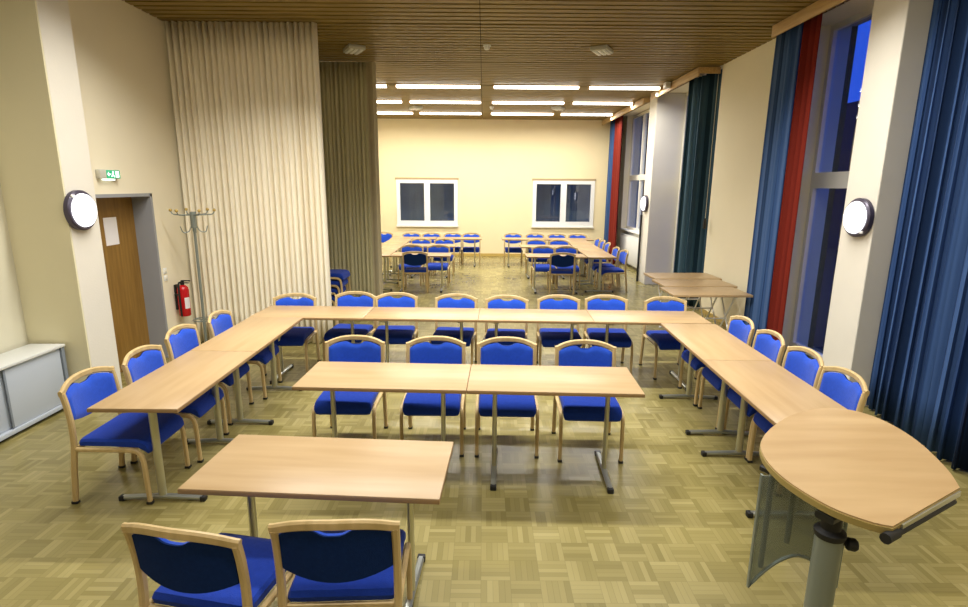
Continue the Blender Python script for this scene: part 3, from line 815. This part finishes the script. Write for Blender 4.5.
# exit sign
ex = thing('exit_sign', 'small lit green exit sign above the brown door', 'sign', (XL, 5.70, 2.185))
obj('housing', lambda bm: box(bm, .0, .05, -.15, .15, -.045, .045, .006), M['luminaire'], ex)
obj('sign_panel', lambda bm: box(bm, .05, .054, -.06, .145, -.04, .04), M['green'], ex)
def man(bm):
    # arrow to the left, running figure and door, flat on the panel
    box(bm, .054, .056, .075, .125, -.03, .03)                      # doorway
    def poly(P):
        lo = [bm.verts.new((.054, y, z)) for y, z in P]; hi = [bm.verts.new((.0565, y, z)) for y, z in P]
        n = len(P)
        for k in range(n): bm.faces.new((lo[k], lo[(k+1) % n], hi[(k+1) % n], hi[k]))
        bm.faces.new(hi); bm.faces.new(lo[::-1])
    poly([(.035+.008*math.cos(a*PI/4), .024+.008*math.sin(a*PI/4)) for a in range(8)])
    poly([(.02, .014), (.046, .014), (.042, -.006), (.060, -.03), (.05, -.03), (.034, -.012), (.022, -.014), (.012, -.028), (.004, -.024), (.022, 0)])
    poly([(-.05, 0), (-.03, .022), (-.03, .008), (-.008, .008), (-.008, -.008), (-.03, -.008), (-.03, -.022)])
obj('pictogram', man, M['signwhite'], ex, smooth=False)
obj('downlight_strip', lambda bm: box(bm, .008, .042, -.08, .08, -.062, -.046, .004), M['signwhite'], ex)

# round wall lamps
def wall_lamp(label, x, y, z, sgn):
    t = thing('wall_lamp', label, 'lamp', (x, y, z), 0, 'round wall lamps')
    rot = Matrix.Rotation(sgn*PI/2, 4, 'Y')
    R = .182
    obj('lamp_rim', lambda bm: lathe(bm, [(0, 0), (R-.02, 0), (R, .012), (R, .05), (R-.012, .062), (R-.03, .062), (R-.03, .055), (0, .055)], n=40, mat=rot), M['lamprim'], t)
    obj('lamp_glass', lambda bm: lathe(bm, [(R-.03, .058), (R-.035, .078), (R-.07, .098), (.06, .108), (0, .11)], n=40, mat=rot), M['lampglass'], t)
    def clip(bm):
        box(bm, -.012, .012, -.03, .012, .055, .068, .003)
        bmesh.ops.translate(bm, vec=(0, 0, 0), verts=bm.verts)
        bmesh.ops.transform(bm, matrix=rot @ Matrix.Translation((-.13, -.10, 0)), verts=bm.verts)
    obj('clip', clip, M['white'], t)
wall_lamp('round white wall lamp with dark rim on the left pilaster by the door', -3.72, 5.03, 1.85, 1)
wall_lamp('round white wall lamp with dark rim on the right pilaster by the tall window', 3.57, 5.17, 1.83, -1)
wall_lamp('small looking round wall lamp on the far right pilaster', 3.56, 12.05, 1.75, -1)
tag(obj('black_gap_strip', lambda bm: box(bm, 3.50, 3.54, 12.20, 12.25, 0, 1.5, .004), M['black']), 'thin black upright gap strip on the far right pilaster below its lamp', 'pole')  # raised black strip standing in for a dark gap

# radiator under the far window
rd = thing('radiator', 'white flat panel radiator under the far right window', 'radiator', (3.93, 13.9, .10))
obj('panel', lambda bm: [box(bm, -.05, .03, -1.5, 1.5, 0, .72, .006)] + [box(bm, -.056, -.05, -1.46+.1*i, -1.40+.1*i, .04, .68, .002) for i in range(30)], M['white'], rd)
obj('top_grille', lambda bm: [box(bm, -.05+.014*i, -.042+.014*i, -1.48, 1.48, .72, .735) for i in range(6)], M['white'], rd)
for s in (-1, 1): obj('foot', lambda bm: box(bm, -.03, .01, s*1.2-.02, s*1.2+.02, -.10, 0), M['white'], rd)

# ------------------------------------------------------------------ ceiling fittings
def projector(x, y, label, rz):
    t = thing('ceiling_fitting', label, 'ceiling light', (x, y, H), rz, 'square ceiling fittings')
    obj('housing', lambda bm: box(bm, -.12, .12, -.17, .17, -.055, 0, .012), M['luminaire'], t)
    for k in range(3): obj('louvre', lambda bm: box(bm, -.095+.068*k, -.05+.068*k, -.15, .15, -.068, -.054, .006), M['white'], t)
projector(-1.845, 8.24, 'grey square ceiling fitting, left one above the room divider', .5)
projector(1.643, 8.18, 'square ceiling fitting with white louvres, right one above the room divider', -.5)
projector(-1.69, 14.09, 'small looking square ceiling fitting at the far left between light strips', .5)
projector(1.80, 13.96, 'small looking square ceiling fitting at the far right between light strips', -.5)
for (x, y, lab) in ((.03, 8.07, 'white round smoke detector in the middle of the near ceiling'), (.18, 13.98, 'white round smoke detector on the far ceiling between light strips')):
    t = thing('smoke_detector', lab, 'detector', (x, y, H), 0, 'smoke detectors')
    obj('base', lambda bm: lathe(bm, [(0, 0), (.055, 0), (.055, -.018), (.05, -.02), (0, -.02)], n=20), M['white'], t)
    obj('sensor', lambda bm: lathe(bm, [(.04, -.02), (.04, -.045), (.03, -.06), (0, -.062)], n=20), M['white'], t)
rows = ((11.1, 'nearest'), (13.08, 'middle'), (15.04, 'farthest'))
segs = (((-3.55, -1.88), 'leftmost'), ((-1.70, -.08), 'second from left'), ((.18, 1.82), 'third from left'), ((2.02, 3.38), 'rightmost'))
for y, rn in rows:
    for (xa, xb), sn in segs:
        L = xb-xa
        t = thing('strip_light', 'long fluorescent ceiling strip, %s in the %s lit row' % (sn, rn), 'ceiling light', ((xa+xb)/2, y, H), 0, 'fluorescent ceiling strips')
        obj('channel', lambda bm: (box(bm, -L/2-.02, L/2+.02, -.07, .07, -.012, 0, .002), box(bm, -L/2-.02, -L/2, -.05, .05, -.064, -.012, .002), box(bm, L/2, L/2+.02, -.05, .05, -.064, -.012, .002)), M['pelmet'], t)
        obj('tube', lambda bm: box(bm, -L/2, L/2, -.045, .045, -.06, -.012, .02, 3), M['tube'], t)

# ------------------------------------------------------------------ lamps and sky
def area(name, loc, sx, sy, power, col, rot=(0, 0, 0), spread=180):
    l = bpy.data.lights.new(name, 'AREA'); l.shape = 'RECTANGLE'; l.size = sx; l.size_y = sy
    l.energy = power; l.color = col; l.spread = math.radians(spread)
    o = bpy.data.objects.new(name, l); C.objects.link(o); o.location = loc; o.rotation_euler = rot
    return o
WARM = (1, .97, .91)
NEAR = ((-2.9, -1.6), (-1.4, -.1), (.1, 1.4), (1.6, 2.9))
for y, pw, sp_ in ((5.06, 54, 132), (3.02, 24, 180), (.98, 18, 170), (-1.05, 4, 160)):  # row behind the camera is unseen fill, added to brighten the walls
    for xa, xb in NEAR:
        area('strip_or_fill_lamp', ((xa+xb)/2, y, H-.02), xb-xa, .10, pw, WARM, spread=sp_)
for y, rn in rows:
    for (xa, xb), sn in segs:
        area('strip_or_fill_lamp', ((xa+xb)/2, y, H-.064), xb-xa-.04, .08, 44, WARM, spread=170)
w = bpy.data.worlds.new('dusk sky'); SCN.world = w; w.use_nodes = True
bg = w.node_tree.nodes['Background']; bg.inputs[0].default_value = (.03, .12, .85, 1); bg.inputs[1].default_value = 1.0
